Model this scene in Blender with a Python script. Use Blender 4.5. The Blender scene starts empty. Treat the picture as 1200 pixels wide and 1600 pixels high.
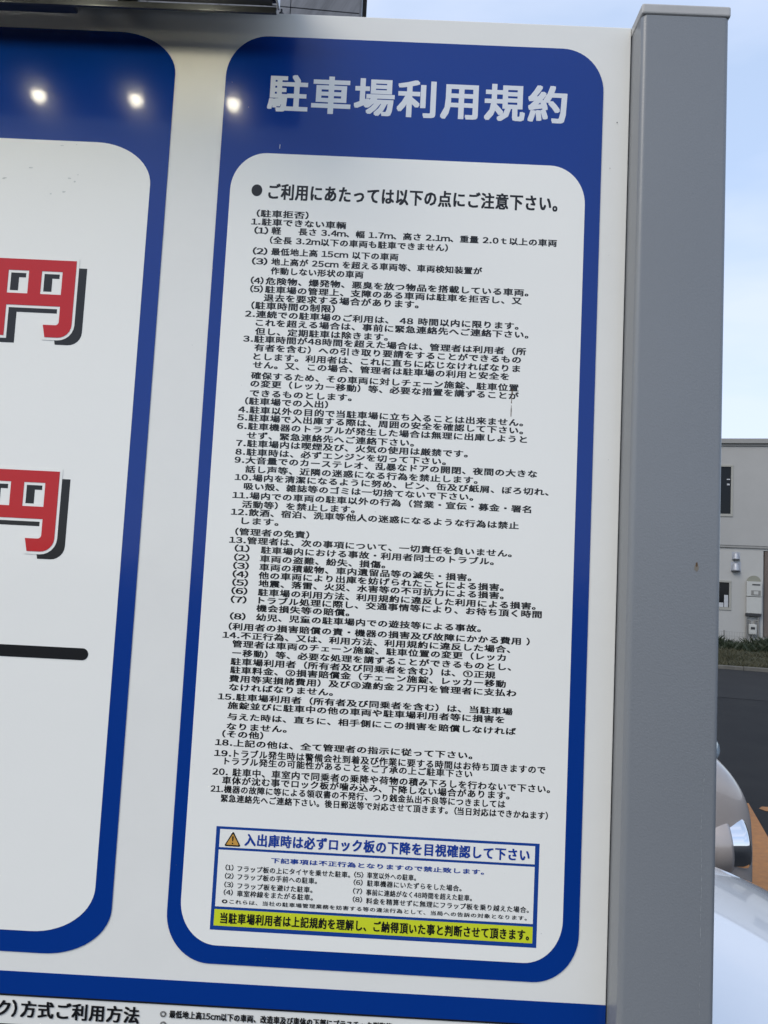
import bpy, bmesh, math, random
from mathutils import Vector, Matrix, noise
random.seed(7)
R = math.radians
scene = bpy.context.scene
COL = scene.collection
EYE = 1.95                      # eye height of the photographer above the asphalt

# ---------------------------------------------------------------- camera
cd = bpy.data.cameras.new('camera')
cam = bpy.data.objects.new('camera', cd); COL.objects.link(cam)
cam.location = (0, -1, EYE)
cam.rotation_euler = (math.pi/2 + 0.080300, -0.050511, 0.008784)
cd.sensor_fit = 'VERTICAL'; cd.sensor_height = 36.0
cd.lens = 1202.00 * 36.0 / 1600.0
cd.clip_start = 0.02; cd.clip_end = 2000
scene.camera = cam

# ---------------------------------------------------------------- sky, sun, exposure
SUN_EL, SUN_AZ = 44.0, -135.0    # azimuth from +Y (beyond the sign), negative = to the left
w = bpy.data.worlds.new('World'); scene.world = w; w.use_nodes = True
nt = w.node_tree; nt.nodes.clear()
sky = nt.nodes.new('ShaderNodeTexSky'); sky.sky_type = 'NISHITA'; sky.sun_disc = False
sky.sun_elevation = R(SUN_EL); sky.sun_rotation = R(SUN_AZ)
sky.altitude = 50; sky.air_density = 1.0; sky.dust_density = 0.6; sky.ozone_density = 1.0
tc = nt.nodes.new('ShaderNodeTexCoord')
mp = nt.nodes.new('ShaderNodeMapping'); mp.inputs['Scale'].default_value = (1, 1, 3.2)
nz = nt.nodes.new('ShaderNodeTexNoise'); nz.inputs['Scale'].default_value = 1.6; nz.inputs['Detail'].default_value = 5
cr = nt.nodes.new('ShaderNodeMapRange')
cr.inputs['From Min'].default_value = 0.42; cr.inputs['From Max'].default_value = 0.64
cr.inputs['To Min'].default_value = 0.0; cr.inputs['To Max'].default_value = 0.6
mx = nt.nodes.new('ShaderNodeMix'); mx.data_type = 'RGBA'
mx.inputs[7].default_value = (3.6, 3.85, 4.6, 1)
bg = nt.nodes.new('ShaderNodeBackground'); bg.inputs['Strength'].default_value = 0.12
wo = nt.nodes.new('ShaderNodeOutputWorld')
L = nt.links.new
hz = nt.nodes.new('ShaderNodeMix'); hz.data_type = 'RGBA'; hz.inputs[0].default_value = 0.72; hz.inputs[7].default_value = (2.5, 3.08, 4.1, 1)
L(tc.outputs['Generated'], mp.inputs['Vector']); L(mp.outputs[0], nz.inputs['Vector'])
L(nz.outputs['Fac'], cr.inputs['Value']); L(cr.outputs[0], mx.inputs[0])
L(sky.outputs[0], hz.inputs[6]); L(hz.outputs[2], mx.inputs[6]); L(mx.outputs[2], bg.inputs['Color']); L(bg.outputs[0], wo.inputs['Surface'])

sd = bpy.data.lights.new('sun', 'SUN'); sd.energy = 0.85; sd.angle = R(34); sd.color = (1, .93, .82)
sun = bpy.data.objects.new('sun', sd); COL.objects.link(sun)
dirv = Vector((math.sin(R(SUN_AZ))*math.cos(R(SUN_EL)), math.cos(R(SUN_AZ))*math.cos(R(SUN_EL)), math.sin(R(SUN_EL))))
sun.rotation_euler = dirv.to_track_quat('Z', 'Y').to_euler(); sun.location = (0, 0, 30)
scene.view_settings.view_transform = 'Standard'; scene.view_settings.look = 'None'
scene.view_settings.gamma = 1; scene.view_settings.use_curve_mapping = False
scene.view_settings.exposure = 1.08
scene.render.engine = 'CYCLES'
scene.cycles.max_bounces = 8

# ---------------------------------------------------------------- materials
MATS = {}
def mat(name, col, rough=.5, croughness=.03, metal=0., var=0., vscale=5., bump=0., bscale=100., col2=None, coat=0., spec=.5, emit=None, alpha=None, ior=None, stretch=None, bdist=.001, diag=False):
    if name in MATS: return MATS[name]
    m = bpy.data.materials.new(name); m.use_nodes = True; MATS[name] = m
    t = m.node_tree; b = t.nodes['Principled BSDF']
    b.inputs['Base Color'].default_value = (*col, 1); b.inputs['Roughness'].default_value = rough
    b.inputs['Metallic'].default_value = metal; b.inputs['Specular IOR Level'].default_value = spec
    if ior: b.inputs['IOR'].default_value = ior
    if coat: b.inputs['Coat Weight'].default_value = coat; b.inputs['Coat Roughness'].default_value = croughness
    tcn = t.nodes.new('ShaderNodeTexCoord'); vec = tcn.outputs['Object']
    if stretch:
        mpn = t.nodes.new('ShaderNodeMapping'); mpn.inputs['Scale'].default_value = stretch
        t.links.new(vec, mpn.inputs['Vector']); vec = mpn.outputs[0]
        if diag:
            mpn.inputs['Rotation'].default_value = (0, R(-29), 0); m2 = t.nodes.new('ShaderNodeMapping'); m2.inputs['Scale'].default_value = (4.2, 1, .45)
            t.links.new(vec, m2.inputs['Vector']); vec = m2.outputs[0]
    if var or col2:
        n = t.nodes.new('ShaderNodeTexNoise'); n.inputs['Scale'].default_value = vscale; n.inputs['Detail'].default_value = 8
        n.inputs['Roughness'].default_value = .65
        t.links.new(vec, n.inputs['Vector'])
        r = t.nodes.new('ShaderNodeMapRange'); r.inputs['From Min'].default_value = .3; r.inputs['From Max'].default_value = .7
        t.links.new(n.outputs['Fac'], r.inputs['Value'])
        mi = t.nodes.new('ShaderNodeMix'); mi.data_type = 'RGBA'
        c2 = col2 or tuple(c*(1-var) for c in col)
        mi.inputs[6].default_value = (*col, 1); mi.inputs[7].default_value = (*c2, 1)
        t.links.new(r.outputs[0], mi.inputs[0]); t.links.new(mi.outputs[2], b.inputs['Base Color'])
    if bump:
        n = t.nodes.new('ShaderNodeTexNoise'); n.inputs['Scale'].default_value = bscale; n.inputs['Detail'].default_value = 3
        t.links.new(tcn.outputs['Object'], n.inputs['Vector'])
        bn = t.nodes.new('ShaderNodeBump'); bn.inputs['Strength'].default_value = bump; bn.inputs['Distance'].default_value = bdist
        t.links.new(n.outputs['Fac'], bn.inputs['Height']); t.links.new(bn.outputs[0], b.inputs['Normal'])
        if 'sign' in name:
            n2 = t.nodes.new('ShaderNodeTexNoise'); n2.inputs['Scale'].default_value = 9; n2.inputs['Detail'].default_value = 2
            t.links.new(tcn.outputs['Object'], n2.inputs['Vector'])
            b2 = t.nodes.new('ShaderNodeBump'); b2.inputs['Strength'].default_value = .5; b2.inputs['Distance'].default_value = .0012
            t.links.new(n2.outputs['Fac'], b2.inputs['Height']); t.links.new(b2.outputs[0], bn.inputs['Normal'])
        if coat and 'sign' in name: t.links.new(bn.outputs[0], b.inputs['Coat Normal'])
    if emit:
        b.inputs['Emission Color'].default_value = (*emit[0], 1); b.inputs['Emission Strength'].default_value = emit[1]
    return m

PR, PB = .27, .5
M_WHITE = mat('sign_white', (.85, .83, .765), PR, var=.035, vscale=9, bump=PB, bscale=420, bdist=.00013, coat=.34, croughness=.055, spec=.20)
M_BLUE = mat('sign_blue', (.001, .036, .240), PR, bump=PB, bscale=420, bdist=.00013, coat=.34, croughness=.055, spec=.20)
M_BLACK = mat('sign_black', (.012, .012, .013), PR+.05, bump=PB, bscale=420, bdist=.00013, coat=.34, croughness=.055, spec=.20)
M_INK = mat('sign_ink', (.011, .011, .012), PR+.05, coat=.34, croughness=.055, spec=.20)
M_BLUEINK = mat('sign_blue_ink', (.012, .05, .30), PR+.05, coat=.34, croughness=.055, spec=.20)
M_RED = mat('sign_red', (.54, .012, .016), PR, bump=PB, bscale=420, bdist=.00013, coat=.34, croughness=.055, spec=.20)
M_PLAIN = mat('sign_plain_white', (.90, .88, .81), PR, bump=PB, bscale=420, bdist=.00013, coat=.34, croughness=.055, spec=.20)
M_TITLE = mat('sign_title_grey', (.72, .74, .76), PR+.05, coat=.34, croughness=.055, spec=.20)
M_YELLOW = mat('sign_yellow_green', (.66, .72, .03), PR, bump=PB, bscale=420, bdist=.00013, coat=.34, croughness=.055, spec=.20)
M_WARN = mat('sign_warning_orange', (.62, .33, .07), PR, coat=.34, croughness=.055, spec=.20)
M_RUST = mat('rust_stain', (.15, .08, .03), .7, var=.5, vscale=400)
M_SCUFF = mat('pale_scuff', (.33, .345, .355), .6, var=.3, vscale=300)
M_DIRT = mat('grey_dirt', (.70, .70, .64), .5, var=.2, vscale=200)
M_DARKSTAIN = mat('dark_speck', (.10, .10, .10), .6)
M_POST = mat('post_grey_paint', (.215, .225, .235), .31, var=.05, vscale=3, bump=.40, bscale=420, bdist=.0006)
M_CAP = mat('post_cap_metal', (.47, .455, .43), .38, var=.12, vscale=30, bump=.2, bscale=300, bdist=.0003)
M_HOUSE = mat('lamp_housing_metal', (.065, .07, .075), .38, metal=.3, var=.25, vscale=12)
M_PALEMETAL = mat('pale_metal', (.62, .63, .62), .3, metal=.4, var=.15, vscale=20)
M_BRACKET = mat('black_bracket', (.02, .02, .022), .45)
M_LED = mat('led_light', (.9, .9, .8), .2, emit=((1, .94, .72), 36.0))
M_ASPHALT = mat('asphalt', (.021, .0215, .022), .85, col2=(.013, .0135, .015), spec=.2, vscale=1.3, bump=.8, bscale=90, bdist=.006)
M_ROAD = mat('road_asphalt', (.026, .0265, .027), .85, col2=(.019, .0195, .021), spec=.2, vscale=1.1, bump=.6, bscale=60, bdist=.005)
M_ORANGE = mat('orange_paint', (.40, .17, .045), .7, col2=(.27, .12, .04), vscale=14, bump=.5, bscale=80, bdist=.003)
M_SOIL = mat('verge_soil', (.060, .058, .035), .95, col2=(.035, .042, .020), vscale=2.2, bump=1, bscale=30, bdist=.02)
M_GRASS = mat('grass_blades', (.045, .048, .024), .7, col2=(.085, .076, .040), vscale=1.4)
M_HEDGE = mat('hedge_leaves', (.020, .032, .014), .6, col2=(.035, .045, .02), vscale=3)
M_KERB = mat('kerb_concrete', (.13, .125, .11), .9, var=.3, vscale=6, bump=.4, bscale=60)
M_WALL = mat('render_wall', (.40, .395, .38), .85, var=.07, vscale=1.2, bump=.3, bscale=50, bdist=.004)
M_WALL2 = mat('render_wall_low', (.46, .455, .435), .85, var=.07, vscale=1.2, bump=.3, bscale=50, bdist=.004)
M_TRIM = mat('grey_trim', (.30, .295, .28), .6, var=.1, vscale=6)
M_WINFRAME = mat('window_frame', (.36, .35, .31), .4)
M_GLASS = mat('window_glass', (.010, .011, .013), .08, spec=.2)
M_CURTAIN = mat('white_cloth', (.55, .56, .58), .9, var=.2, vscale=9)
M_STEEL = mat('stainless_steel', (.42, .43, .46), .5, metal=.5)
M_CABINET = mat('meter_cabinet', (.50, .50, .47), .5, var=.06, vscale=5)
M_DARK = mat('dark_plastic', (.03, .03, .032), .5)
M_WOOD = mat('brown_door', (.16, .125, .105), .6, var=.35, vscale=3, stretch=(9, 9, .6))
M_PIPE = mat('grey_pipe', (.22, .215, .20), .5)
M_CLAD = mat('grey_cladding', (.075, .08, .09), .55, col2=(.20, .205, .225), vscale=1.1, stretch=(1, 1, 1), diag=True)  # diagonal streaks: shadows on the wall put into the colour
M_CARW = mat('white_car_paint', (.78, .80, .82), .22, coat=1., var=.02, vscale=4)
M_CARB = mat('beige_car_paint', (.42, .37, .34), .32, metal=.25, coat=.8, var=.08, vscale=9)
M_CARD = mat('dark_car_paint', (.015, .028, .032), .25, coat=1.)
M_TYRE = mat('tyre_rubber', (.02, .02, .02), .8)
M_RIM = mat('alloy_rim', (.45, .46, .47), .3, metal=.8)
M_CHROME = mat('chrome', (.85, .87, .9), .06, metal=1.)
M_LENS = mat('lamp_lens', (.35, .42, .46), .08, spec=.8)
M_REDLENS = mat('red_lens', (.4, .01, .01), .15)
M_PLATE = mat('number_plate', (.7, .7, .66), .5)

# ---------------------------------------------------------------- helpers
def link(name, me, m=None, parent=None, loc=None):
    o = bpy.data.objects.new(name, me); COL.objects.link(o)
    if m is not None and me is not None:
        for q in (m if isinstance(m, (list, tuple)) else [m]): me.materials.append(q)
    if parent is not None: o.parent = parent
    if loc is not None: o.location = loc
    return o
def tag(o, label=None, cat=None, group=None, kind=None):
    if label: o['label'] = label
    if cat: o['category'] = cat
    if group: o['group'] = group
    if kind: o['kind'] = kind
    return o
def empty(name, loc=(0, 0, 0), rz=0.):
    o = bpy.data.objects.new(name, None); COL.objects.link(o); o.location = loc; o.rotation_euler = (0, 0, rz)
    o.empty_display_size = .1
    return o
def add_box(bm, x0, x1, y0, y1, z0, z1, bev=0., seg=2):
    r = bmesh.ops.create_cube(bm, size=1)
    vs = r['verts']
    for v in vs:
        v.co = Vector(((x0+x1)/2+v.co.x*(x1-x0), (y0+y1)/2+v.co.y*(y1-y0), (z0+z1)/2+v.co.z*(z1-z0)))
    if bev:
        es = list({e for v in vs for e in v.link_edges})
        bmesh.ops.bevel(bm, geom=es, offset=bev, segments=seg, profile=.5, affect='EDGES')
def finish(bm, name, m, parent=None, loc=None, smooth=False):
    me = bpy.data.meshes.new(name); bmesh.ops.recalc_face_normals(bm, faces=bm.faces[:]); bm.to_mesh(me); bm.free()
    if smooth:
        for p in me.polygons: p.use_smooth = True
    return link(name, me, m, parent, loc)
def box(name, x0, x1, y0, y1, z0, z1, m, parent=None, bev=0., seg=2, smooth=False):
    bm = bmesh.new(); add_box(bm, x0, x1, y0, y1, z0, z1, bev, seg)
    return finish(bm, name, m, parent, smooth=smooth)
def add_tube(bm, pts, r, n=8):
    for a, b in zip(pts[:-1], pts[1:]):
        a, b = Vector(a), Vector(b); d = b-a
        q = d.to_track_quat('Z', 'Y')
        res = bmesh.ops.create_cone(bm, cap_ends=True, segments=n, radius1=r, radius2=r, depth=d.length)
        for v in res['verts']: v.co = q @ v.co + (a+b)/2
def lathe(bm, prof, n=28, M=Matrix()):
    rings = []
    for (r, h) in prof:
        if r < 1e-6: rings.append([bm.verts.new(M @ Vector((0, 0, h)))])
        else: rings.append([bm.verts.new(M @ Vector((r*math.cos(2*math.pi*i/n), r*math.sin(2*math.pi*i/n), h))) for i in range(n)])
    for a, b in zip(rings[:-1], rings[1:]):
        for i in range(n):
            j = (i+1) % n
            va = [a[i % len(a)], a[j % len(a)]]; vb = [b[j % len(b)], b[i % len(b)]]
            f = []
            for v in va+vb:
                if v not in f: f.append(v)
            if len(f) > 2: bm.faces.new(f)

# flat print: closed outlines in millimetres on the sign face (x to the right, z up from eye height)
def slab(name, loops, layer, m, parent, thick=.0004):
    """print or foil: outlines filled (even-odd) at its own height above the board"""
    cu = bpy.data.curves.new(name, 'CURVE'); cu.dimensions = '2D'; cu.fill_mode = 'BOTH'; cu.extrude = thick/2
    for lp in loops:
        sp = cu.splines.new('POLY'); sp.points.add(len(lp)-1)
        for p, (x, z) in zip(sp.points, lp): p.co = (x/1000, z/1000, 0, 1)
        sp.use_cyclic_u = True
    tmp = bpy.data.objects.new('tmp', cu)
    me = bpy.data.meshes.new_from_object(tmp); bpy.data.objects.remove(tmp); bpy.data.curves.remove(cu)
    me.transform(Matrix.Rotation(math.pi/2, 4, 'X')); me.transform(Matrix.Translation((0, -layer*.0004-thick/2, EYE)))
    me.name = name; me.materials.clear()
    return link(name, me, m, parent)
def rrect(x0, x1, z0, z1, rx, rz=None, n=14, rzb=None):
    rz = rx if rz is None else rz; rzb = rz if rzb is None else rzb
    out = []
    for cx, cz, a0, rr in ((x1-rx, z1-rz, 0, rz), (x0+rx, z1-rz, 90, rz), (x0+rx, z0+rzb, 180, rzb), (x1-rx, z0+rzb, 270, rzb)):
        for i in range(n+1):
            a = R(a0+90*i/n); out.append((cx+rx*math.cos(a), cz+rr*math.sin(a)))
    return out
def rect(x0, x1, z0, z1): return [(x0, z0), (x1, z0), (x1, z1), (x0, z1)]

GLY = {}
def glyph(ch, res=2):
    """outline of one character as flat mesh data at size 1: (points, faces, left, right)"""
    if ch in GLY: return GLY[ch]
    cu = bpy.data.curves.new('t', 'FONT'); cu.body = ch; cu.size = 1; cu.fill_mode = 'FRONT'; cu.resolution_u = res
    tmp = bpy.data.objects.new('tmp', cu)
    me = bpy.data.meshes.new_from_object(tmp); bpy.data.objects.remove(tmp); bpy.data.curves.remove(cu)
    v = [(q.co.x, q.co.y) for q in me.vertices]; f = [tuple(p.vertices) for p in me.polygons]
    bpy.data.meshes.remove(me)
    GLY[ch] = (v, f, min([q[0] for q in v], default=0), max([q[0] for q in v], default=0)); return GLY[ch]
_k = glyph('国'); EMC = (min(q[1] for q in _k[0])+max(q[1] for q in _k[0]))/2
EMH = max(q[1] for q in _k[0])-min(q[1] for q in _k[0])
_a, _b = glyph('国国'), glyph('国'); EM = _a[3]-_b[3]      # advance of a full-width character
NARROW = {'(': .44, ')': .44, '.': .36, ' ': .36, 'm': .88, 'c': .66, '1': .60, 'ク': .9}
def layout(s):
    """characters on a line: digits and Latin letters use the full-width sans forms set closer together"""
    x, out = 0., []
    for ch in s:
        if ch == '\u3000': x += EM; continue
        if ch == ' ': x += NARROW[' ']*EM; continue
        if 33 <= ord(ch) < 127:
            v, f, a, b = glyph(chr(ord(ch)+0xFEE0)); adv = NARROW.get(ch, .66 if ch.isdigit() else .7)*EM
            if ch in '()': shift = (-.50*EM if ch == '(' else -.06*EM)
            elif ch == '.': shift = -.06*EM
            else: shift = (adv-(b-a))/2-a
        else:
            v, f, a, b = glyph(ch); adv = EM; shift = 0
        if v and ord(ch) > 0x2E7F:                      # expanded setting: a little air between the characters
            c = (a+b)/2; v = [((px-c)*.95+c, py) for px, py in v]
        out.append((v, f, x+shift)); x += adv
    return out
BOLD = {0: [(-.020, -.012), (.020, .012), (-.020, .012), (.020, -.012)], 1: [(-.040, -.024), (.040, -.024), (-.040, .024), (.040, .024), (0, 0)],
        2: [(-.034, -.022), (.034, -.022), (-.034, .022), (.034, .022), (0, 0)],
        3: [(.028*i, .022*j) for i in (-1, 0, 1) for j in (-1, 0, 1)]}
def text(s, xl, xr, zc, h, weight, m, parent, name='text_line', layer=3):
    gl = layout(s)
    a = min(min(q[0] for q in v)+o for v, f, o in gl if v); b = max(max(q[0] for q in v)+o for v, f, o in gl if v)
    sx = (xr-xl)/1000/(b-a); sz = h/1000/EMH; vs, fs = [], []
    # heavier strokes: the same outlines stacked a hair apart and shifted by a fraction of the stroke
    for k, (ox, oy) in enumerate(BOLD[weight]):
        for v, f, o in gl:
            if k and s == '◎': continue
            n = len(vs)
            vs += [((x+o-a)*sx+xl/1000+ox*(sx+sz)/2, -layer*.0004-k*.000012, EYE+zc/1000+(y+oy-EMC)*sz) for x, y in v]
            fs += [tuple(i+n for i in p) for p in f]
    me = bpy.data.meshes.new(name); me.from_pydata(vs, [], fs); me.update()
    return link(name, me, m, parent)

# ================================================================ SETTING
FAC = (11.54, 26.0, 0.0); FROT = R(-15)
def sheet(name, pts, z, m, kind='structure'):
    me = bpy.data.meshes.new(name); me.from_pydata([(x, y, z) for x, y in pts], [], [tuple(range(len(pts)))]); me.update()
    o = link(name, me, m); o['kind'] = kind; return o
def fpt(u, v):   # point in facade coordinates (u along, v towards building) -> world
    c, s = math.cos(FROT), math.sin(FROT); return (FAC[0]+u*c-v*s, FAC[1]+u*s+v*c)
sheet('ground', [(-500, -500), (500, -500), (500, 500), (-500, 500)], 0, M_ASPHALT)
sheet('road', [fpt(-60, -13.5), fpt(60, -13.5), fpt(60, -7.9), fpt(-60, -7.9)], .004, M_ROAD)
# verge: gently bumpy soil bed from kerb to building
bm = bmesh.new()
nu, nv = 120, 26; grid = []
for j in range(nv+1):
    row = []
    for i in range(nu+1):
        u, v = -30+60*i/nu, -7.75+7.75*j/nv
        x, y = fpt(u, v); h = .02+.07*min(1, j/6)+.05*noise.noise((x*.7, y*.7, 0))*min(1, j/3)
        row.append(bm.verts.new((x, y, h)))
    grid.append(row)
for j in range(nv):
    for i in range(nu): bm.faces.new((grid[j][i], grid[j][i+1], grid[j+1][i+1], grid[j+1][i]))
v_ = finish(bm, 'verge', M_SOIL); v_['kind'] = 'structure'
bm = bmesh.new()
for i in range(60):
    u = -18+i*.6
    add_box(bm, u+.005, u+.595, -7.9, -7.77, -.05, .09+.01*random.random(), .012, 1)
k_ = finish(bm, 'kerb', M_KERB); k_.location = FAC; k_.rotation_euler = (0, 0, FROT); tag(k_, kind='structure')
def blades(name, n, u0, u1, v0, v1, h0, h1, wd, m, lean=.4):
    vs, fs = [], []
    for _ in range(n):
        u = random.uniform(u0, u1); v = random.uniform(v0, v1); x, y = fpt(u, v)
        cl = noise.noise((x*.9, y*.9, 3)); h = random.uniform(h0, h1)*(1+.9*cl); a = random.uniform(0, 6.28); ww = wd*random.uniform(.6, 1.4)
        dx, dy = math.cos(a)*ww, math.sin(a)*ww; lx, ly = random.gauss(0, lean)*h, random.gauss(0, lean)*h
        k = len(vs)
        vs += [(x-dx, y-dy, .02), (x+dx, y+dy, .02), (x+lx*.4+dx*.6, y+ly*.4+dy*.6, .02+h*.6), (x+lx, y+ly, .02+h)]
        fs += [(k, k+1, k+2), (k, k+2, k+3)]
    me = bpy.data.meshes.new(name); me.from_pydata(vs, [], fs); me.update()
    return link(name, me, m)
g = blades('grass', 60000, -6, 12, -7.7, -.3, .05, .20, .012, M_GRASS)
tag(g, 'rough olive grass and weeds on the verge in front of the pale house', 'grass', kind='stuff')
g = blades('ground_cover', 26000, -6, 12, -2.6, -.7, .15, .38, .03, M_HEDGE, .5)
tag(g, 'dark green low ground cover along the foot of the mesh fence', 'ground cover', kind='stuff')

# ---------------------------------------------------------------- orange bay lines
def line_poly(pts, name, label):
    me = bpy.data.meshes.new(name); n = len(pts)
    me.from_pydata([(x, y, .004) for x, y in pts], [], [tuple(range(n))]); me.update()
    o = link(name, me, M_ORANGE); o['kind'] = 'structure'; return o
line_poly([(3.02+.02, 5.10), (3.40+.02, 6.36), (3.36, 6.36), (3.05, 6.36), (2.0, 3.0), (2.38, 3.0)], 'bay_marking', '')
line_poly([(3.47, 6.13), (3.47+3.2, 5.95), (3.47+3.2, 6.09), (3.50, 6.27), (3.44, 6.20)], 'bay_line', '')

# ---------------------------------------------------------------- pale two-storey house
H = empty('house', FAC, FROT)
tag(H, 'pale beige two-storey house with flat grey roof edge to the right of the grey post', 'house')
def hb(name, *a, **k): return box(name, *a, parent=H, **k)
def wall_with_holes(name, x0, x1, z0, z1, y, th, holes, m):
    """front wall slab with rectangular openings; y = outer face"""
    bm = bmesh.new()
    xs = sorted({x0, x1, *[h[0] for h in holes], *[h[1] for h in holes]})
    zs = sorted({z0, z1, *[h[2] for h in holes], *[h[3] for h in holes]})
    V = {}
    def vt(x, yy, z):
        k = (round(x, 4), round(yy, 4), round(z, 4))
        if k not in V: V[k] = bm.verts.new((x, yy, z))
        return V[k]
    solid = {}
    for i in range(len(xs)-1):
        for j in range(len(zs)-1):
            cx, cz = (xs[i]+xs[i+1])/2, (zs[j]+zs[j+1])/2
            solid[i, j] = not any(h[0] < cx < h[1] and h[2] < cz < h[3] for h in holes)
    for (i, j), s in solid.items():
        if not s: continue
        a, b, c, d = xs[i], xs[i+1], zs[j], zs[j+1]
        bm.faces.new((vt(a, y, c), vt(b, y, c), vt(b, y, d), vt(a, y, d)))
        bm.faces.new((vt(a, y+th, d), vt(b, y+th, d), vt(b, y+th, c), vt(a, y+th, c)))
        if not solid.get((i-1, j)): bm.faces.new((vt(a, y, c), vt(a, y, d), vt(a, y+th, d), vt(a, y+th, c)))
        if not solid.get((i+1, j)): bm.faces.new((vt(b, y, d), vt(b, y, c), vt(b, y+th, c), vt(b, y+th, d)))
        if not solid.get((i, j-1)): bm.faces.new((vt(b, y, c), vt(a, y, c), vt(a, y+th, c), vt(b, y+th, c)))
        if not solid.get((i, j+1)): bm.faces.new((vt(a, y, d), vt(b, y, d), vt(b, y+th, d), vt(a, y+th, d)))
    return finish(bm, name, m, H)
UW = [(-.55, .27, 4.60, 6.35), (-4.2, -3.2, 4.9, 6.2), (3.6, 4.9, 4.7, 6.2)]
LW = [(-.55, .27, 1.35, 2.30), (-4.2, -3.2, 1.2, 2.4)]
REC = (1.30, 3.10, 0, 3.40)
wall_with_holes('upper_wall', -6.5, 6.5, 3.56, 7.12, -.06, .2, UW, M_WALL)
wall_with_holes('lower_wall', -6.5, 6.5, 0, 3.47, 0, .2, LW+[REC], M_WALL2)
hb('storey_band', -6.5, 6.5, -.045, .15, 3.472, 3.558, m=M_TRIM, bev=.01)
hb('roof', -6.62, 6.62, -.16, 8.2, 7.122, 7.30, m=M_TRIM, bev=.015)
hb('gutter', -6.6, 6.6, -.10, -.062, 7.04, 7.12, m=M_PIPE, bev=.01)
hb('side_wall', -6.5, -6.3, .21, 8, 0, 7.11, m=M_WALL)
hb('side_wall', 6.3, 6.5, .21, 8, 0, 7.11, m=M_WALL)
hb('rear_wall', -6.29, 6.29, 7.8, 8, 0, 7.11, m=M_WALL)
hb('upper_floor', -6.29, 6.29, .21, 7.79, 3.3, 3.5, m=M_DARK)
for hs, yy in ((UW, -.06), (LW, 0)):
    for (a, b, c, d) in hs:
        bm = bmesh.new(); e = .045
        add_box(bm, a-.03, b+.03, yy-.025, yy+.05, c-.05, c+e, .004, 1); add_box(bm, a-.03, b+.03, yy-.025, yy+.05, d-e, d+.03, .004, 1)
        add_box(bm, a-.03, a+e, yy-.022, yy+.05, c+e+.001, d-e-.001, .004, 1); add_box(bm, b-e, b+.03, yy-.022, yy+.05, c+e+.001, d-e-.001, .004, 1)
        f = finish(bm, 'window', M_WINFRAME, H)
        box('pane', a+e, b-e, yy+.02, yy+.03, c+e, d-e, M_GLASS, f)
        if hs is UW and a == -.55:
            box('bottle', .10, .19, yy+.004, yy+.018, 5.65, 5.71, M_CURTAIN, f, .004); box('shelf', .09, .20, yy+.004, yy+.018, 5.84, 5.88, M_CURTAIN, f, .004)
            
        if hs is LW and a == -.55:
            box('white_towel', .07, .20, yy+.002, yy+.018, 1.40, 1.82, M_CURTAIN, f, .006); box('white_towel', -.14, .05, yy+.003, yy+.018, 1.40, 1.55, M_CURTAIN, f, .006)
# recessed porch
hb('porch_wall', 1.30, 3.10, 1.3, 1.4, .12, 3.40, m=M_WALL2)
hb('porch_wall', 1.19, 1.299, .201, 1.4, .12, 3.40, m=M_WOOD)
hb('porch_wall', 3.101, 3.2, .201, 1.4, .12, 3.40, m=M_WOOD)
dr = hb('door', 1.7, 2.6, 1.24, 1.295, .14, 2.3, m=M_WOOD, bev=.01)
box('door_handle', 1.80, 1.84, 1.19, 1.235, 1.0, 1.35, M_STEEL, dr, .008)
hb('porch_screen', 1.34, 1.62, .02, .10, .45, 3.39, m=M_WOOD, bev=.01)
hb('porch_step', 1.31, 3.09, -.5, 1.29, .02, .12, m=M_KERB, bev=.01)
hb('porch_sill', 1.32, 3.08, -.02, .12, .36, .44, m=M_WALL2, bev=.01)
# things fixed to the house wall (each could be lifted off)
def vent(z, s, lab):
    M = Matrix.Translation((.43, 0, z))
    bm = bmesh.new(); n = 14; rows = []
    prof = [(0.0, .12), (.05, .115), (.12, .10), (.2, .085), (.26, .06), (.285, .02)]
    for h, r in prof:
        rows.append([bm.verts.new((r*s*1.15*math.cos(math.pi*i/n), -r*s*1.25*math.sin(math.pi*i/n)-.004, h*s)) for i in range(n+1)])
    for a, b in zip(rows[:-1], rows[1:]):
        for i in range(n): bm.faces.new((a[i], a[i+1], b[i+1], b[i]))
    bm.faces.new(rows[-1]); bm.faces.new(rows[0][::-1])
    o = finish(bm, 'hood', M_STEEL, None, smooth=True)
    e = empty('vent_hood'); e.location = (*fpt(.43, 0), z); e.rotation_euler = (0, 0, FROT); o.parent = e
    box('flange', -.15*s, .15*s, -.004, -.001, -.02, .30*s, M_STEEL, e)
    box('grille', -.11*s, .11*s, -.13*s, -.01, -.012, -.002, M_DARK, e)
    tag(e, lab, 'vent', 'steel vent hoods on the house wall'); return e
vent(3.06, .88, 'upper of the two steel vent hoods on the pale house wall')
vent(2.66, 1.08, 'lower and wider of the two steel vent hoods, above the ground-floor window corner')
mb = empty('meter_cabinet', (*fpt(0, 0), 0), FROT)
tag(mb, 'tall pale utility cabinet with a rounded top fixed to the house wall', 'cabinet')
box('upper_door', .76, 1.24, -.16, -.004, 1.82, 2.33, M_CABINET, mb, .012)
box('lower_door', .76, 1.24, -.15, -.004, 1.24, 1.80, M_CABINET, mb, .012)
box('slot', .93, 1.18, -.168, -.161, 2.20, 2.245, M_DARK, mb)
wd = box('viewing_window', .90, 1.20, -.17, -.161, 1.86, 2.03, M_PIPE, mb, .003)
box('meter_dial', .98, 1.12, -.176, -.1705, 1.89, 2.0, M_CABINET, wd)
box('base_shelf', .74, 1.22, -.17, -.004, 1.15, 1.232, M_DARK, mb, .008)
bm = bmesh.new(); n = 16
fr = [bm.verts.new((1.0+.21*math.cos(math.pi*i/n), -.10, 2.335+.20*math.sin(math.pi*i/n))) for i in range(n+1)]
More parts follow.
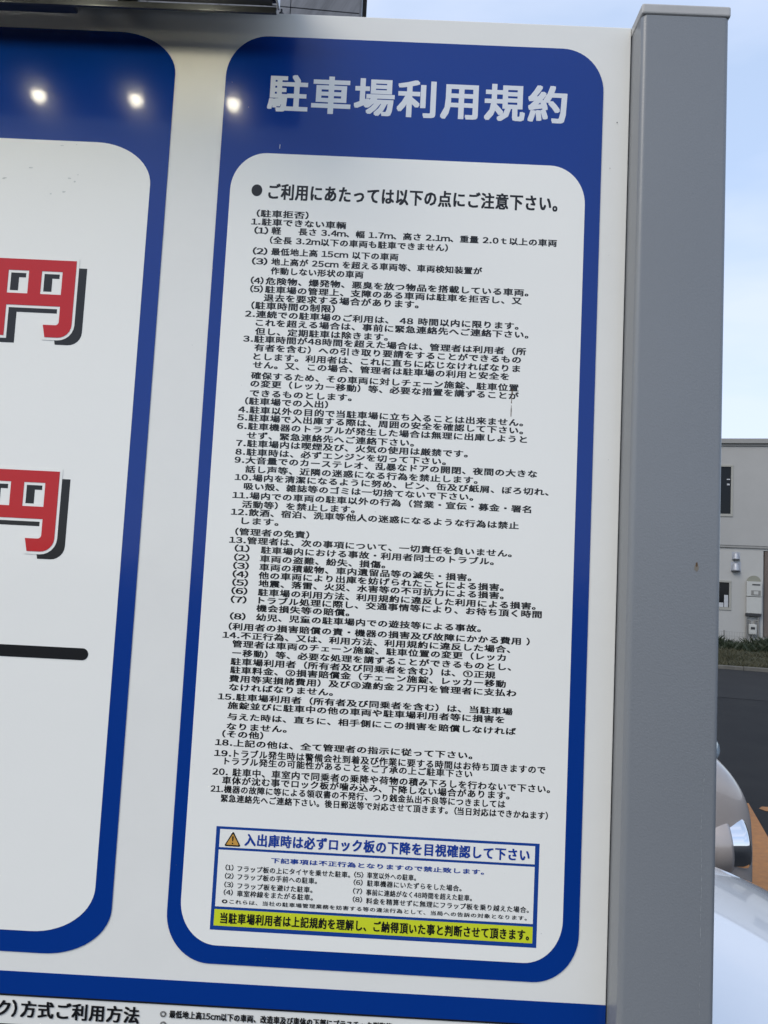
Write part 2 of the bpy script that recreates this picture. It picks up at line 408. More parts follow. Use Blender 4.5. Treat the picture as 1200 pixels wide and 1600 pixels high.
bk = [bm.verts.new((v.co.x, -.004, v.co.z)) for v in fr]
bm.faces.new(fr); bm.faces.new(bk[::-1])
for i in range(n): bm.faces.new((fr[i], bk[i], bk[i+1], fr[i+1]))
bm.faces.new((fr[0], fr[-1], bk[-1], bk[0]))
finish(bm, 'rounded_hood', mat('olive_cover', (.25, .25, .20), .6), mb)
gm = empty('gas_meter', (*fpt(0, 0), 0), FROT)
tag(gm, 'small white gas meter with grey pipes below the utility cabinet', 'meter')
mbody = box('meter_body', .84, 1.09, -.18, -.02, .52, .87, M_CABINET, gm, .03, 3)
box('dial', .90, 1.03, -.188, -.181, .70, .78, M_DARK, gm, .004)
for xs in ((.78, .80), (1.15, 1.14)):
    bm = bmesh.new(); add_tube(bm, [(xs[0], -.10, 1.14), (xs[0], -.10, .30), (xs[1], -.10, .05)], .03); finish(bm, 'pipe', M_PIPE, gm)
for x in (.89, 1.04):
    bm = bmesh.new(); add_tube(bm, [(x, -.10, .86), (x, -.10, 1.0), (x+(-.11 if x < .95 else .11), -.10, 1.0)], .022); finish(bm, 'pipe', M_PIPE, gm)
bm = bmesh.new(); add_tube(bm, [(.96, -.09, .53), (.96, -.09, .33), (1.05, -.09, .2), (1.05, -.09, .05)], .03); finish(bm, 'pipe', M_PIPE, gm)
# mesh fence
fe = empty('mesh_fence', (*fpt(0, -.6), 0), FROT)
tag(fe, 'low thin grey wire mesh fence along the foot of the pale house', 'fence')
bm = bmesh.new()
for i in range(150): x = -6+i*.08; add_box(bm, x, x+.006, -.003, .003, .08, .60)
for z in (.15, .3, .45, .59): add_box(bm, -6, 6, .0035, .0085, z, z+.006)
o = finish(bm, 'wire_panel', M_PIPE, fe); o['kind'] = 'stuff'
for i in range(7):
    box('fence_post', -6+i*2-.02, -6+i*2+.02, -.03, .03, .0, .64, M_PIPE, fe, .004)
mk = empty('verge_marker', (*fpt(1.0, -5.4), 0)); tag(mk, 'thin pale marker stake standing in the grass verge', 'stake')
box('stake', -.02, .02, -.015, .015, 0, .75, M_KERB, mk, .004); box('marker_plate', -.10, .10, -.022, -.016, .62, .70, M_KERB, mk, .004)

# ---------------------------------------------------------------- tall clad building behind the sign top
TB = empty('grey_building', (-1.18, 14.0, 0), R(4))
tag(TB, 'tall dark grey metal-clad building showing above the top edge of the sign', 'building')
box('core_wall', -13, -.05, .06, 9, 0, 15.5, M_CLAD, TB)
for i in range(9):
    for k_ in range(8):
        box('cladding_panel', -13+i*1.443+.006, -13+(i+1)*1.443-.006, .0, .058, k_*1.92+.006, (k_+1)*1.92-.006, M_CLAD, TB, .008, 1)
box('corner_trim', -.045, .0, -.01, 9, 0, 15.5, mat('dark_trim', (.10, .105, .12), .5), TB)
box('roof_edge', -13.1, .1, -.1, 9.1, 15.51, 15.8, M_TRIM, TB, .02)

# ================================================================ SIGN
S = empty('sign_board', (0, 0, 0))
tag(S, 'large white parking notice board with blue rounded panels and Japanese rules text', 'sign')
bp = box('backing_panel', -1.60, .2922, .0002, .022, .70, EYE+.7620, M_WHITE, S, .0009, 2)
rb = slab('blue_border', [rrect(-259.2, 256.2, -494.6, 727.3, 57, 60)], 1, M_BLUE, S)
wf = slab('white_field', [rrect(-242.5, 235.6, -472.2, 559.8, 48, 53)], 2, M_PLAIN, S)
slab('blue_border', [rrect(-1420, -328.9, -493.6, 724.9, 82, 58)], 1, M_BLUE, S)
slab('white_field', [rrect(-1397, -351.4, -467.6, 564.8, 77, 57)], 2, M_PLAIN, S)
slab('blue_band', [rect(-1599, 291.8, -544.0, -517.0)], 1, M_BLUE, S)
slab('black_rule', [rect(-1599, 291.8, -546.2, -544.1)], 1, M_BLACK, S)
slab('black_rule', [rect(-1599, -330, -581.5, -579.6)], 1, M_BLACK, S)
slab('black_bar', [rrect(-1370, -384.0, -130.2, -115.0, 7.6)], 3, M_BLACK, S)
# yen figures: white-edged red glyph on a black drop shadow
def yen(dx, dz):
    dx, dz = dx, dz
    P_ = empty('price_figure'); P_.parent = S
    gx0, gx1 = -550.6, -441.3; c = -495.8
    def T(lp): return [(x+dx, z+dz) for x, z in lp]
    def arc(cx, cz, r, a0, a1, n=6): return [(cx+r*math.cos(R(a0+(a1-a0)*i/n)), cz+r*math.sin(R(a0+(a1-a0)*i/n))) for i in range(n+1)]
    outer = [(gx0, 396.7), (gx1, 396.7)] + arc(gx1-18, 291+18, 18, 0, -90) + [(-476.3, 291.0), (-479.8, 307.8)] + arc(-463.5, 312.5, 4.7, -90, 0) + \
            [(-458.8, 333.4), (-531.2, 333.4), (-531.2, 291.2), (gx0, 291.2)]
    h1 = rect(-532.0, -504.4, 349.5, 381.0); h2 = rect(-487.0, -459.2, 349.5, 381.0)
    o = 3.6
    wouter = [(gx0-o, 396.7+o), (gx1+o, 396.7+o)] + arc(gx1-18, 291+18, 18+o, 0, -90) + [(-474, 291.0-o), (-479.3, 291-o), (-484.4, 307.8+o)] + [(-464.5, 307.8+o)] + \
             [(-462.4, 313), (-462.4, 333.4-o), (-531.2+o, 333.4-o), (-531.2+o, 291.2-o), (gx0-o, 291.2-o)]
    wh1 = rect(-532.0+o, -504.4-o, 349.5+o, 381.0-o); wh2 = rect(-487.0+o, -459.2-o, 349.5+o, 381.0-o)
    ddx, ddz = 14.4, -9.4
    D_ = lambda lp: [(x+ddx, z+ddz) for x, z in lp]
    sh = slab('black_shadow', [T(D_(outer)), T(D_(h1)), T(D_(h2))], 3, M_BLACK, P_, .0002)
    # the shadow's own inner counters stay open only where the photo shows white
    slab('white_outline', [T(wouter), T(wh1), T(wh2)], 4, M_PLAIN, P_, .0002)
    slab('red_glyph', [T(outer), T(h1), T(h2)], 5, M_RED, P_, .0002)
    return P_
yen(0, 0)['label'] = 'upper red yen sign with black drop shadow'
yen(1.2, -284.7)['label'] = 'lower red yen sign with black drop shadow'
# rules text
INK = {'k': M_INK, 'b': M_BLUEINK, 'g': M_TITLE}
LINES = [
('駐車場利用規約',-198.5,206.0,645.0,48.4,3,'g'),
('ご利用にあたっては以下の点にご注意下さい。',-189.9,198.5,505.9,20.6,2,'k'),
('（駐車拒否）',-204.1,-134.7,474.8,9.4,1,'k'),
('1.駐車できない車輌',-210.6,-83.7,463.1,9.3,1,'k'),
('(1)',-205.8,-187.7,451.1,9.3,1,'k'),
('軽',-182.5,-170.4,451.6,9.8,1,'k'),
('長さ 3.4m、幅 1.7m、高さ 2.1m、重量 2.0ｔ以上の車両',-146.2,199.5,451.7,9.3,1,'k'),
('（全長 3.2m以下の車両も駐車できません）',-184.0,54.4,438.5,9.3,1,'k'),
('(2)',-206.0,-187.1,422.4,9.3,1,'k'),
('最低地上高 15cm 以下の車両',-181.1,-11.3,422.6,9.3,1,'k'),
('(3)',-206.3,-186.2,408.4,9.3,1,'k'),
('地上高が 25cm を超える車両等、車両検知装置が',-180.2,101.3,408.7,9.3,1,'k'),
('作動しない形状の車両',-180.2,-56.8,396.1,9.2,1,'k'),
('(4)危険物、爆発物、悪臭を放つ物品を搭載している車両。',-206.2,164.0,381.8,9.2,1,'k'),
('(5)駐車場の管理上、支障のある車両は駐車を拒否し、又',-206.2,155.7,370.2,9.2,1,'k'),
('退去を要求する場合があります。',-187.1,18.9,358.8,9.6,1,'k'),
('（駐車時間の制限）',-203.2,-92.1,347.6,9.6,1,'k'),
('2.連続での駐車場のご利用は、 48 時間以内に限ります。',-210.5,152.6,335.9,9.1,1,'k'),
('これを超える場合は、事前に緊急連絡先へご連絡下さい。',-195.7,166.1,324.5,9.1,1,'k'),
('但し、定期駐車は除きます。',-195.7,-19.8,312.6,9.1,1,'k'),
('3.駐車時間が48時間を超えた場合は、管理者は利用者（所',-210.9,163.8,301.9,9.1,1,'k'),
('有者を含む）への引き取り要請をすることができるもの',-195.4,157.5,290.4,9.1,1,'k'),
('とします。利用者は、これに直ちに応じなければなりま',-195.9,156.7,278.4,9.1,1,'k'),
('せん。又、この場合、管理者は駐車場の利用と安全を',-195.9,142.5,267.2,9.0,1,'k'),
('確保するため、その車両に対しチェーン施錠、駐車位置',-197.4,155.7,252.6,9.0,1,'k'),
('の変更（レッカー移動）等、必要な措置を講ずることが',-197.5,156.1,241.8,9.0,1,'k'),
('できるものとします。',-197.5,-63.3,229.0,9.0,1,'k'),
('（駐車場での入出）',-203.1,-94.0,218.1,9.0,1,'k'),
('4.駐車以外の目的で当駐車場に立ち入ることは出来ません。',-211.0,163.2,206.4,9.0,1,'k'),
('5.駐車場で入出庫する際は、周囲の安全を確認して下さい。',-211.5,163.6,195.8,8.9,1,'k'),
('6.駐車機器のトラブルが発生した場合は無理に出庫しようと',-211.5,169.1,184.4,8.9,1,'k'),
('せず、緊急連絡先へご連絡下さい。',-197.8,21.5,172.5,8.9,1,'k'),
('7.駐車場内は喫煙及び、火気の使用は厳禁です。',-211.2,92.5,161.6,8.9,1,'k'),
('8.駐車時は、必ずエンジンを切って下さい。',-211.3,64.4,150.1,8.9,1,'k'),
('9.大音量でのカーステレオ、乱暴なドアの開閉、夜間の大きな',-211.7,184.0,139.4,8.9,1,'k'),
('話し声等、近隣の迷惑になる行為を禁止します。',-196.8,106.8,127.5,8.9,1,'k'),
('10.場内を清潔になるように努め、ビン、缶及び紙屑、ぼろ切れ、',-209.8,199.6,116.5,8.8,1,'k'),
('吸い殻、雑誌等のゴミは一切捨てないで下さい。',-197.3,101.9,105.0,8.8,1,'k'),
('11.場内での車両の駐車以外の行為（営業・宣伝・募金・署名',-211.4,177.8,92.8,8.8,1,'k'),
('活動等）を禁止します。',-198.1,-51.4,81.3,8.8,1,'k'),
('12.飲酒、宿泊、洗車等他人の迷惑になるような行為は禁止',-211.8,162.4,70.8,8.8,1,'k'),
('します。',-197.4,-149.7,59.6,8.8,1,'k'),
('（管理者の免責）',-204.7,-108.7,45.2,8.7,1,'k'),
('13.管理者は、次の事項について、一切責任を負いません。',-211.7,154.8,34.2,8.7,1,'k'),
('(1)',-204.0,-185.3,23.5,8.7,1,'k'),
('駐車場内における事故・利用者同士のトラブル。',-169.6,132.0,22.8,8.7,1,'k'),
('(2)',-204.0,-184.6,11.8,8.7,1,'k'),
('車両の盗難、紛失、損傷。',-170.1,-8.1,11.5,8.7,1,'k'),
('(3)',-204.5,-184.6,1.0,8.7,1,'k'),
('車両の積載物、車内遺留品等の滅失・損害。',-170.2,103.9,0.6,8.7,1,'k'),
('(4)',-204.5,-184.7,-9.9,8.7,1,'k'),
('他の車両により出庫を妨げられたことによる損害。',-170.6,146.0,-10.1,8.7,1,'k'),
('(5)',-204.2,-184.4,-20.7,8.7,1,'k'),
('地震、落雷、火災、水害等の不可抗力による損害。',-170.0,146.4,-20.5,8.6,1,'k'),
('(6)',-204.6,-184.5,-31.5,8.6,1,'k'),
('駐車場の利用方法、利用規約に違反した利用による損害。',-170.0,188.0,-31.9,8.6,1,'k'),
('(7)',-204.7,-184.9,-42.7,8.6,1,'k'),
('トラブル処理に際し、交通事情等により、お待ち頂く時間',-168.6,196.1,-42.2,8.6,1,'k'),
('機会損失等の賠償。',-170.7,-51.2,-52.4,8.6,1,'k'),
('(8)',-204.4,-184.7,-64.2,8.6,1,'k'),
('幼児、児童の駐車場内での遊技等による事故。',-170.3,118.9,-64.0,8.6,1,'k'),
('（利用者の損害賠償の責・機器の損害及び故障にかかる費用 ）',-205.1,182.0,-77.4,8.6,1,'k'),
('14.不正行為、又は、利用方法、利用規約に違反した場合、',-212.0,157.4,-88.5,8.5,1,'k'),
('管理者は車両のチェーン施錠、駐車位置の変更（レッカ',-198.9,152.1,-99.3,8.5,1,'k'),
('ー移動）等、必要な処理を講ずることができるものとし、',-198.2,159.4,-110.9,8.5,1,'k'),
('駐車場利用者（所有者及び同乗者を含む）は、①正規',-199.4,139.6,-121.9,8.5,1,'k'),
('駐車料金、②損害賠償金（チェーン施錠、レッカー移動',-199.4,153.4,-132.5,8.5,1,'k'),
('費用等実損諸費用）及び③違約金２万円を管理者に支払わ',-199.9,167.1,-143.5,8.5,1,'k'),
('なければなりません。',-199.2,-66.7,-154.4,8.5,1,'k'),
('15.駐車場利用者（所有者及び同乗者を含む）は、当駐車場',-212.8,163.3,-166.7,8.4,1,'k'),
('施錠並びに駐車中の他の車両や駐車場利用者等に損害を',-199.5,153.3,-177.4,8.4,1,'k'),
('与えた時は、直ちに、相手側にこの損害を賠償しなければ',-199.0,168.5,-191.3,8.4,1,'k'),
('なりません。',-199.0,-123.0,-203.7,8.4,1,'k'),
('（その他）',-204.2,-152.4,-213.3,8.4,1,'k'),
('18.上記の他は、全て管理者の指示に従って下さい。',-212.4,114.5,-224.2,8.4,1,'k'),
('19.',-212.7,-191.7,-237.6,8.4,1,'k'),
('トラブル発生時は警備会社到着及び作業に要する時間はお待ち頂きますので',-187.8,207.5,-237.2,9.2,2,'k'),
('トラブル発生の可能性があることをご了承の上ご駐車下さい',-199.1,115.4,-247.1,8.9,2,'k'),
('20. 駐車中、車室内で同乗者の乗降や荷物の積み下ろしを行わないで下さい。',-213.4,214.1,-260.6,9.2,2,'k'),
('車体が沈む事でロック板が噛み込み、下降しない場合があります。',-200.3,163.4,-271.0,9.2,2,'k'),
('21.機器の故障に等による領収書の不発行、つり銭金払出不良等につきましては',-214.3,158.4,-282.0,8.8,2,'k'),
('緊急連絡先へご連絡下さい。後日郵送等で対応させて頂きます。(当日対応はできかねます）',-200.6,212.5,-293.3,8.8,2,'k'),
('入出庫時は必ずロック板の下降を目視確認して下さい',-166.8,191.0,-342.5,14.0,2,'b'),
('下記事項は不正行為となりますので禁止致します。',-132.1,134.9,-365.8,5.8,2,'b'),
('(1)',-189.1,-179.3,-377.3,6.6,0,'k'),
('フラップ板の上にタイヤを乗せた駐車。',-174.0,-32.3,-378.0,7.0,0,'k'),
('(2)',-189.2,-178.6,-387.5,6.6,0,'k'),
('フラップ板の手前への駐車。',-173.3,-73.5,-387.8,7.0,0,'k'),
('(3)',-189.2,-178.3,-398.0,6.6,0,'k'),
('フラップ板を避けた駐車。',-172.6,-78.5,-398.8,7.0,0,'k'),
('(4)',-189.4,-178.1,-407.4,6.6,0,'k'),
('車室枠線をまたがる駐車。',-172.7,-77.6,-408.1,7.0,0,'k'),
('◎これらは、当社の駐車場管理業務を妨害する等の違法行為として、当局への告訴の対象となります。',-190.9,190.3,-418.4,5.0,0,'k'),
('(5)',-27.1,-15.8,-377.3,6.6,0,'k'),
('車室以外への駐車。',-10.9,50.3,-377.2,7.0,0,'k'),
('(6)',-27.3,-16.1,-386.7,6.6,0,'k'),
('駐車機器にいたずらをした場合。',-10.4,107.7,-386.9,7.0,0,'k'),
('(7)',-27.5,-16.3,-397.2,6.6,0,'k'),
('事前に連絡がなく48時間を超えた駐車。',-11.0,121.2,-397.9,7.0,0,'k'),
('(8)',-27.4,-15.7,-407.3,6.6,0,'k'),
('料金を精算せずに無理にフラップ板を乗り越えた場合。',-10.4,192.6,-408.3,6.9,0,'k'),
('当駐車場利用者は上記規約を理解し、ご納得頂いた事と判断させて頂きます。',-191.4,193.7,-438.7,11.9,3,'k'),
('ク)方式ご利用方法',-462.1,-285.2,-561.5,18.1,2,'k'),
('◎',-258.7,-250.9,-557.5,7.9,0,'k'),
('最低地上高15cm以下の車両、改造車及び車体の下部にプラスチック樹脂等',-247.1,29.1,-557.3,8.3,1,'k'),
('◎',-257.8,-250.0,-569.8,7.9,0,'k'),
]
for s, xl, xr, zc, h, wt, c in LINES:
    lay = 5 if (zc < -327 and zc > -455) else (2.2 if zc > 600 or zc < -545 else 3.2)
    text(s, xl, xr, zc, h, wt, INK[c], S, 'title_text' if c == 'g' else 'text_line', lay)
slab('bullet', [rrect(-213.5, -199.0, 498.8, 515.2, 7.2, 8.1)], 3, M_INK, S, .0002)
# caution table
cb = slab('caution_box', [rect(-204.0, 203.6, -453.4, -327.7)], 3, mat('table_blue', (.010, .055, .28), PR), S, .0002)
slab('header_field', [rect(-199.0, 198.1, -353.0, -330.9)], 3.6, M_PLAIN, cb, .0002)
slab('list_field', [rect(-199.2, 198.3, -425.0, -356.1)], 3.6, M_PLAIN, cb, .0002)
slab('yellow_field', [rect(-199.6, 198.4, -448.2, -428.4)], 3.6, M_YELLOW, cb, .0002)
def tri(cx, z0, z1, w, r):
    pts = []
    for (x, z, a) in ((cx, z1-r*2, 90), (cx-w/2+r, z0+r, 210), (cx+w/2-r, z0+r, -30)):
        for i in range(7): pts.append((x+r*math.cos(R(a-60+20*i)), z+r*math.sin(R(a-60+20*i))))
    return pts
slab('warning_triangle', [tri(-182.3, -351.4, -332.6, 19.6, 1.3)], 4.2, M_BLACK, cb, .0002)
slab('warning_triangle', [tri(-182.3, -349.6, -335.9, 15.4, .7)], 4.8, M_WARN, cb, .0002)
slab('exclamation_mark', [[(-183.4, -339.0), (-181.2, -339.0), (-181.8, -344.9), (-182.8, -344.9)], rrect(-183.2, -181.4, -348.3, -346.5, .9)], 5.4, M_BLACK, cb, .0002)
# wear on the board
def streak(name, x, z0, z1, wd, m, parent, y, seed, dash=.0):
    rnd = random.Random(seed); vs, fs = [], []; n = max(4, int((z1-z0)/2.5)); px = x
    for i in range(n+1):
        z = z0+(z1-z0)*i/n; px = x+3.2*noise.noise((z*.012, seed, 0)); ww = wd*(.35+.9*rnd.random())
        vs += [((px-ww)/1000, y, EYE+z/1000), ((px+ww)/1000, y, EYE+z/1000)]
    for i in range(n):
        if rnd.random() > dash: fs.append((2*i, 2*i+1, 2*i+3, 2*i+2))
    me = bpy.data.meshes.new(name); me.from_pydata(vs, [], fs); me.update(); return link(name, me, m, parent)
def blob(name, x, z, rx, rz, m, parent, y, seed):
    pts = []
    for i in range(16):
        a = 2*math.pi*i/16; k = 1+.35*noise.noise((math.cos(a)*1.3, math.sin(a)*1.3, seed)); pts.append(((x+rx*k*math.cos(a))/1000, y, EYE+(z+rz*k*math.sin(a))/1000))
    me = bpy.data.meshes.new(name); me.from_pydata(pts, [], [tuple(range(16))]); me.update(); return link(name, me, m, parent)
streak('rust_streak', 147.8, 214, 250, .6, M_RUST, S, -.0015, 3, .15)
blob('rust_spot', 147.6, 249, .8, 2.2, M_RUST, S, -.0016, 4)
streak('scratch', -178.8, 567, 573, .35, M_TITLE, S, -.0012, 5)
blob('speck', 276, 625, .8, .8, M_DARKSTAIN, S, -.0008, 6); blob('speck', 268, 560, .5, .6, M_DARKSTAIN, S, -.0008, 7)
for k in range(26):
    blob('speck', random.uniform(-520, 285), random.uniform(-500, 740), random.uniform(.15, .4), random.uniform(.15, .45), M_DARKSTAIN if k % 2 else M_DIRT, S, -.00215, 20+k)
for k in range(10):
    blob('scuff', random.uniform(-560, -440), random.uniform(475, 560), random.uniform(.8, 3), random.uniform(.3, 1.2), M_DIRT, S, -.0014, 60+k)

# ---------------------------------------------------------------- post
PST = empty('sign_post', (.35, .015, 0))
tag(PST, 'square grey painted steel post with a flat cap at the right end of the board', 'post')
X0, X1, Y0, Y1 = .2936, .4078, -.0435, .0700
bm = bmesh.new()
def ring(z, x0, x1, y0, y1, r, n=6):
    out = []
    for cx, cy, a0 in ((x1-r, y1-r, 0), (x0+r, y1-r, 90), (x0+r, y0+r, 180), (x1-r, y0+r, 270)):
        for i in range(n+1):
            a = R(a0+90*i/n); out.append(bm.verts.new((cx+r*math.cos(a), cy+r*math.sin(a), z)))
    return out
zs = [.02, EYE+.748]
r0 = ring(zs[0], X0, X1, Y0, Y1, .0075); r1 = ring(zs[1], X0, X1, Y0, Y1, .0075); N = len(r0)
for i in range(N): bm.faces.new((r0[i], r0[(i+1) % N], r1[(i+1) % N], r1[i]))
bm.faces.new(r1); bm.faces.new(r0[::-1])
sh = finish(bm, 'shaft', M_POST, smooth=True); sh.parent = PST; sh.matrix_parent_inverse = Matrix.Translation((-.35, -.015, 0))
def pp(o): o.parent = PST; o.matrix_parent_inverse = Matrix.Translation((-.35, -.015, 0)); return o
md = sh.modifiers.new('split', 'EDGE_SPLIT'); md.split_angle = R(40)
pp(box('cap', X0-.0012, X1+.0012, Y0-.0016, Y1+.0016, EYE+.7485, EYE+.7635, M_CAP, None, .003, 3))
pp(box('base_plate', X0-.05, X1+.05, Y0-.05, Y1+.05, 0.0, .019, M_POST, None, .002))
pp(streak('scratch', 389.5, -500, -222, .42, M_SCUFF, None, Y0-.0003, 11, .45))
pp(streak('scratch', 303.5, -110, -40, .3, M_SCUFF, None, Y0-.0003, 12, .7))
pp(blob('rust_spot', 377, 31, 1.3, 3.0, M_RUST, None, Y0-.0004, 13))
pp(blob('rust_spot', 377, 27, 2.6, 4.6, mat('faint_rust', (.19, .165, .13), .5), None, Y0-.0003, 14))

# ---------------------------------------------------------------- lamp bar
LB = empty('lamp_bar', (-.7, -.12, EYE+.70))
tag(LB, 'dark grey lamp bar with lit round lamps hung along the top of the board', 'lamp')
def lp(o): o.parent = LB; o.matrix_parent_inverse = Matrix.Translation((.7, .12, -EYE-.70)); return o
LZ, XE = .7125, -.181
lp(box('housing', -1.60, XE, -.164, -.0725, EYE+LZ+.0055, EYE+LZ+.092, M_HOUSE, None, .003))
lp(box('underside_tray', -1.595, XE-.005, -.160, -.0768, EYE+LZ, EYE+LZ+.0050, mat('tray_metal', (.10, .105, .11), .4, metal=.3, var=.25, vscale=20), None, .001))
lp(box('added_shade_lip', -1.60, XE, -.0762, -.0720, EYE+LZ-.0085, EYE+LZ-.0003, M_HOUSE, None, .0008))  # lip added to keep the lamps' light off the top of the board
lp(box('added_shade_cover', -1.60, XE, -.0722, .022, EYE+LZ+.0925, EYE+LZ+.0945, M_HOUSE, None, .0005))  # unseen plate, added to block overhead sky light from the board's top strip
lp(box('front_lip', -1.60, XE, -.170, -.1645, EYE+LZ-.014, EYE+LZ+.092, M_HOUSE, None, .001))
lp(box('end_plate', XE+.0005, XE+.0035, -.171, -.0720, EYE+LZ-.002, EYE+LZ+.093, M_PALEMETAL, None, .001))
for i in range(9):
    x = -.2780-.1510*i
    bm = bmesh.new(); lathe(bm, [(0, -.0120), (.0040, -.0110), (.0072, -.0080), (.0090, -.0036), (.0094, 0), (.0094, .001), (0, .001)], 20, Matrix.Translation((x, -.130, EYE+LZ-.0012)))
    ln = lp(finish(bm, 'round_lamp', M_LED, smooth=True))
    bm = bmesh.new(); lathe(bm, [(.0102, 0), (.0145, 0), (.0145, .0008), (.0102, .0008), (.0102, 0)], 20, Matrix.Translation((x, -.130, EYE+LZ-.0012)))
    lp(finish(bm, 'lamp_ring', M_PALEMETAL, smooth=True))
for (xa, xb, m_) in ((-.415, -.386, M_BRACKET), (-.470, -.452, M_PALEMETAL), (-1.10, -1.07, M_BRACKET)):
    bm = bmesh.new(); add_box(bm, xa, xb, -.0720, .045, EYE+.7665, EYE+.7745, .001, 1)
    add_box(bm, xa, xb, .0240, .030, EYE+.66, EYE+.7660, .001, 1)
    lp(finish(bm, 'bracket', m_))
lp(box('driver_box', -1.6, -.447, -.0710, -.046, EYE+.713, EYE+.765, M_HOUSE, None, .003))
for x, h in ((-.2105, .006), (-.190, .010)):
    bm = bmesh.new(); lathe(bm, [(0, 0), (.0035, 0), (.0035, .004), (.0015, .004), (.0015, h), (0, h)], 8, Matrix.Translation((x, .006, EYE+.7622)))
    lp(finish(bm, 'bolt', M_BRACKET))

# ================================================================ CARS
def make_car(name, label, nose, paint, Lc=3.75, W=.83, hood=1.0, roof=1.52, lampz=.69, blunt=0., round_lamp=False, front=1.0):
    C = empty(name, (nose[0], nose[1], 0)); tag(C, label, 'car', 'cars parked side by side behind the board')
    st = [(0.00, .42, .34, .55, .60), (.045, .62, .25, .66, .70), (.14, .80, .20, .745, .80), (.32, .92, .18, .83, .895), (.62, .98, .17, .90, .965),
          (1.0, 1.0, .17, .935, 1.0), (1.7, 1.0, .17, .935, .98), (2.6, 1.0, .17, .935, .98), (3.25, .985, .19, .92, .96), (3.58, .93, .24, .86, .90), (3.72, .82, .30, .78, .82), (3.75, .6, .38, .66, .70)]
    k = Lc/3.75
    bm = bmesh.new(); rows = []
    for t, wf, zb, ze, zt in st:
        wf = wf+(1-wf)*blunt if t < .5 else wf
        wv = W*wf; ze *= hood; zt *= hood; x = -t*k if t > .8 else -t*front
        half = [(0, zb), (.80*wv, zb), (.965*wv, zb+.07), (wv, zb+(ze-zb)*.42), (.995*wv, zb+(ze-zb)*.72), (.965*wv, ze-.02), (.86*wv, ze+(zt-ze)*.45), (.5*wv, zt-.012), (0, zt)]
        full = [(-y, z) for y, z in half[::-1][:-1]] + half
        full = full[:-1] if False else full
        rows.append([bm.verts.new((x, y, z)) for y, z in half] + [bm.verts.new((x, -y, z)) for y, z in half[-2:0:-1]])
    n = len(rows[0])
    for a, b in zip(rows[:-1], rows[1:]):
        for i in range(n): bm.faces.new((a[i], a[(i+1) % n], b[(i+1) % n], b[i]))
    bm.faces.new(rows[0][::-1]); bm.faces.new(rows[-1])
    body = finish(bm, 'body', paint, C, smooth=True); sm = body.modifiers.new('sub', 'SUBSURF'); sm.levels = 2; sm.render_levels = 3
    # panel gaps: thin dark lines laid on the finished body surface
    bpy.context.view_layer.update()
    dg = bpy.context.evaluated_depsgraph_get(); ev = body.evaluated_get(dg)
    def gap_line(cast):
        pts = []
        for o_, d_ in cast:
            ok, loc, nor, _ = ev.ray_cast(Vector(o_), Vector(d_))
            if ok: pts.append(loc+nor*.0005)
        if len(pts) > 2:
            b_ = bmesh.new(); add_tube(b_, pts, .0035, 5); finish(b_, 'panel_gap', M_DARK, C)
    for s in (-1, 1):
        gap_line([((-.12-.85*i/16, s*W*(.62+.24*min(1, i/5)), 2.5), (0, 0, -1)) for i in range(17)])
        gap_line([((-.02-.40*i/10, s*2.0, .50*hood+.006*i), (0, -s, 0)) for i in range(11)])
        gap_line([((-1.12-.01*i, s*2.0, .30+.045*i), (0, -s, 0)) for i in range(13)])
        gap_line([((-2.3, s*2.0, .30+.045*i), (0, -s, 0)) for i in range(13)])
    gap_line([((-.13, W*(-.62+1.24*i/14), 2.5), (0, 0, -1)) for i in range(15)])
    # cabin: pillars and roof
    zb_, zr = .93*hood, roof
    def cab_ring(z, x0, x1, hw, r):
        out = []
        for cx, cy, a0 in ((x1-r, hw-r, 0), (x0+r, hw-r, 90), (x0+r, -hw+r, 180), (x1-r, -hw+r, 270)):
            for i in range(4):
                a = R(a0+30*i); out.append(bm.verts.new((cx+r*math.cos(a), cy+r*math.sin(a), z)))
        return out
    bm = bmesh.new(); rr = [cab_ring(zb_-.05, -Lc+.22, -.92*front, W*.93, .12), cab_ring(zr-.13, -Lc+.42, -1.52, W*.80, .12), cab_ring(zr-.03, -Lc+.50, -1.66, W*.74, .12), cab_ring(zr, -Lc+.72, -1.95, W*.58, .1)]
    for a, b in zip(rr[:-1], rr[1:]):
        for i in range(16): bm.faces.new((a[i], a[(i+1) % 16], b[(i+1) % 16], b[i]))
    bm.faces.new(rr[-1])
    finish(bm, 'roof', paint, C, smooth=True)
    def lerp(a, b, t): return a+(b-a)*t
    zt_, zl_ = zr-.16, zb_+.03
    def side(t0, t1, b0, b1, sgn, nm):
        tt = (zl_-(zb_-.05))/((zr-.13)-(zb_-.05)); t2 = (zt_-(zb_-.05))/((zr-.13)-(zb_-.05))
        y0, y1 = lerp(W*.93, W*.80, tt)+.005, lerp(W*.93, W*.80, t2)+.005
        vs = [(-b0, sgn*y0, zl_), (-b1, sgn*y0, zl_), (-t1, sgn*y1, zt_), (-t0, sgn*y1, zt_)]
        vs += [(x, y-sgn*.02, z) for x, y, z in vs]
        me = bpy.data.meshes.new(nm); me.from_pydata(vs, [], [(0, 1, 2, 3), (7, 6, 5, 4), (0, 4, 5, 1), (1, 5, 6, 2), (2, 6, 7, 3), (3, 7, 4, 0)]); me.update(); return link(nm, me, M_GLASS, C)
    for s in (-1, 1):
        side(1.68, 2.30, 1.28, 2.30, s, 'side_window'); side(2.40, Lc-.62, 2.40, Lc-.52, s, 'side_window')
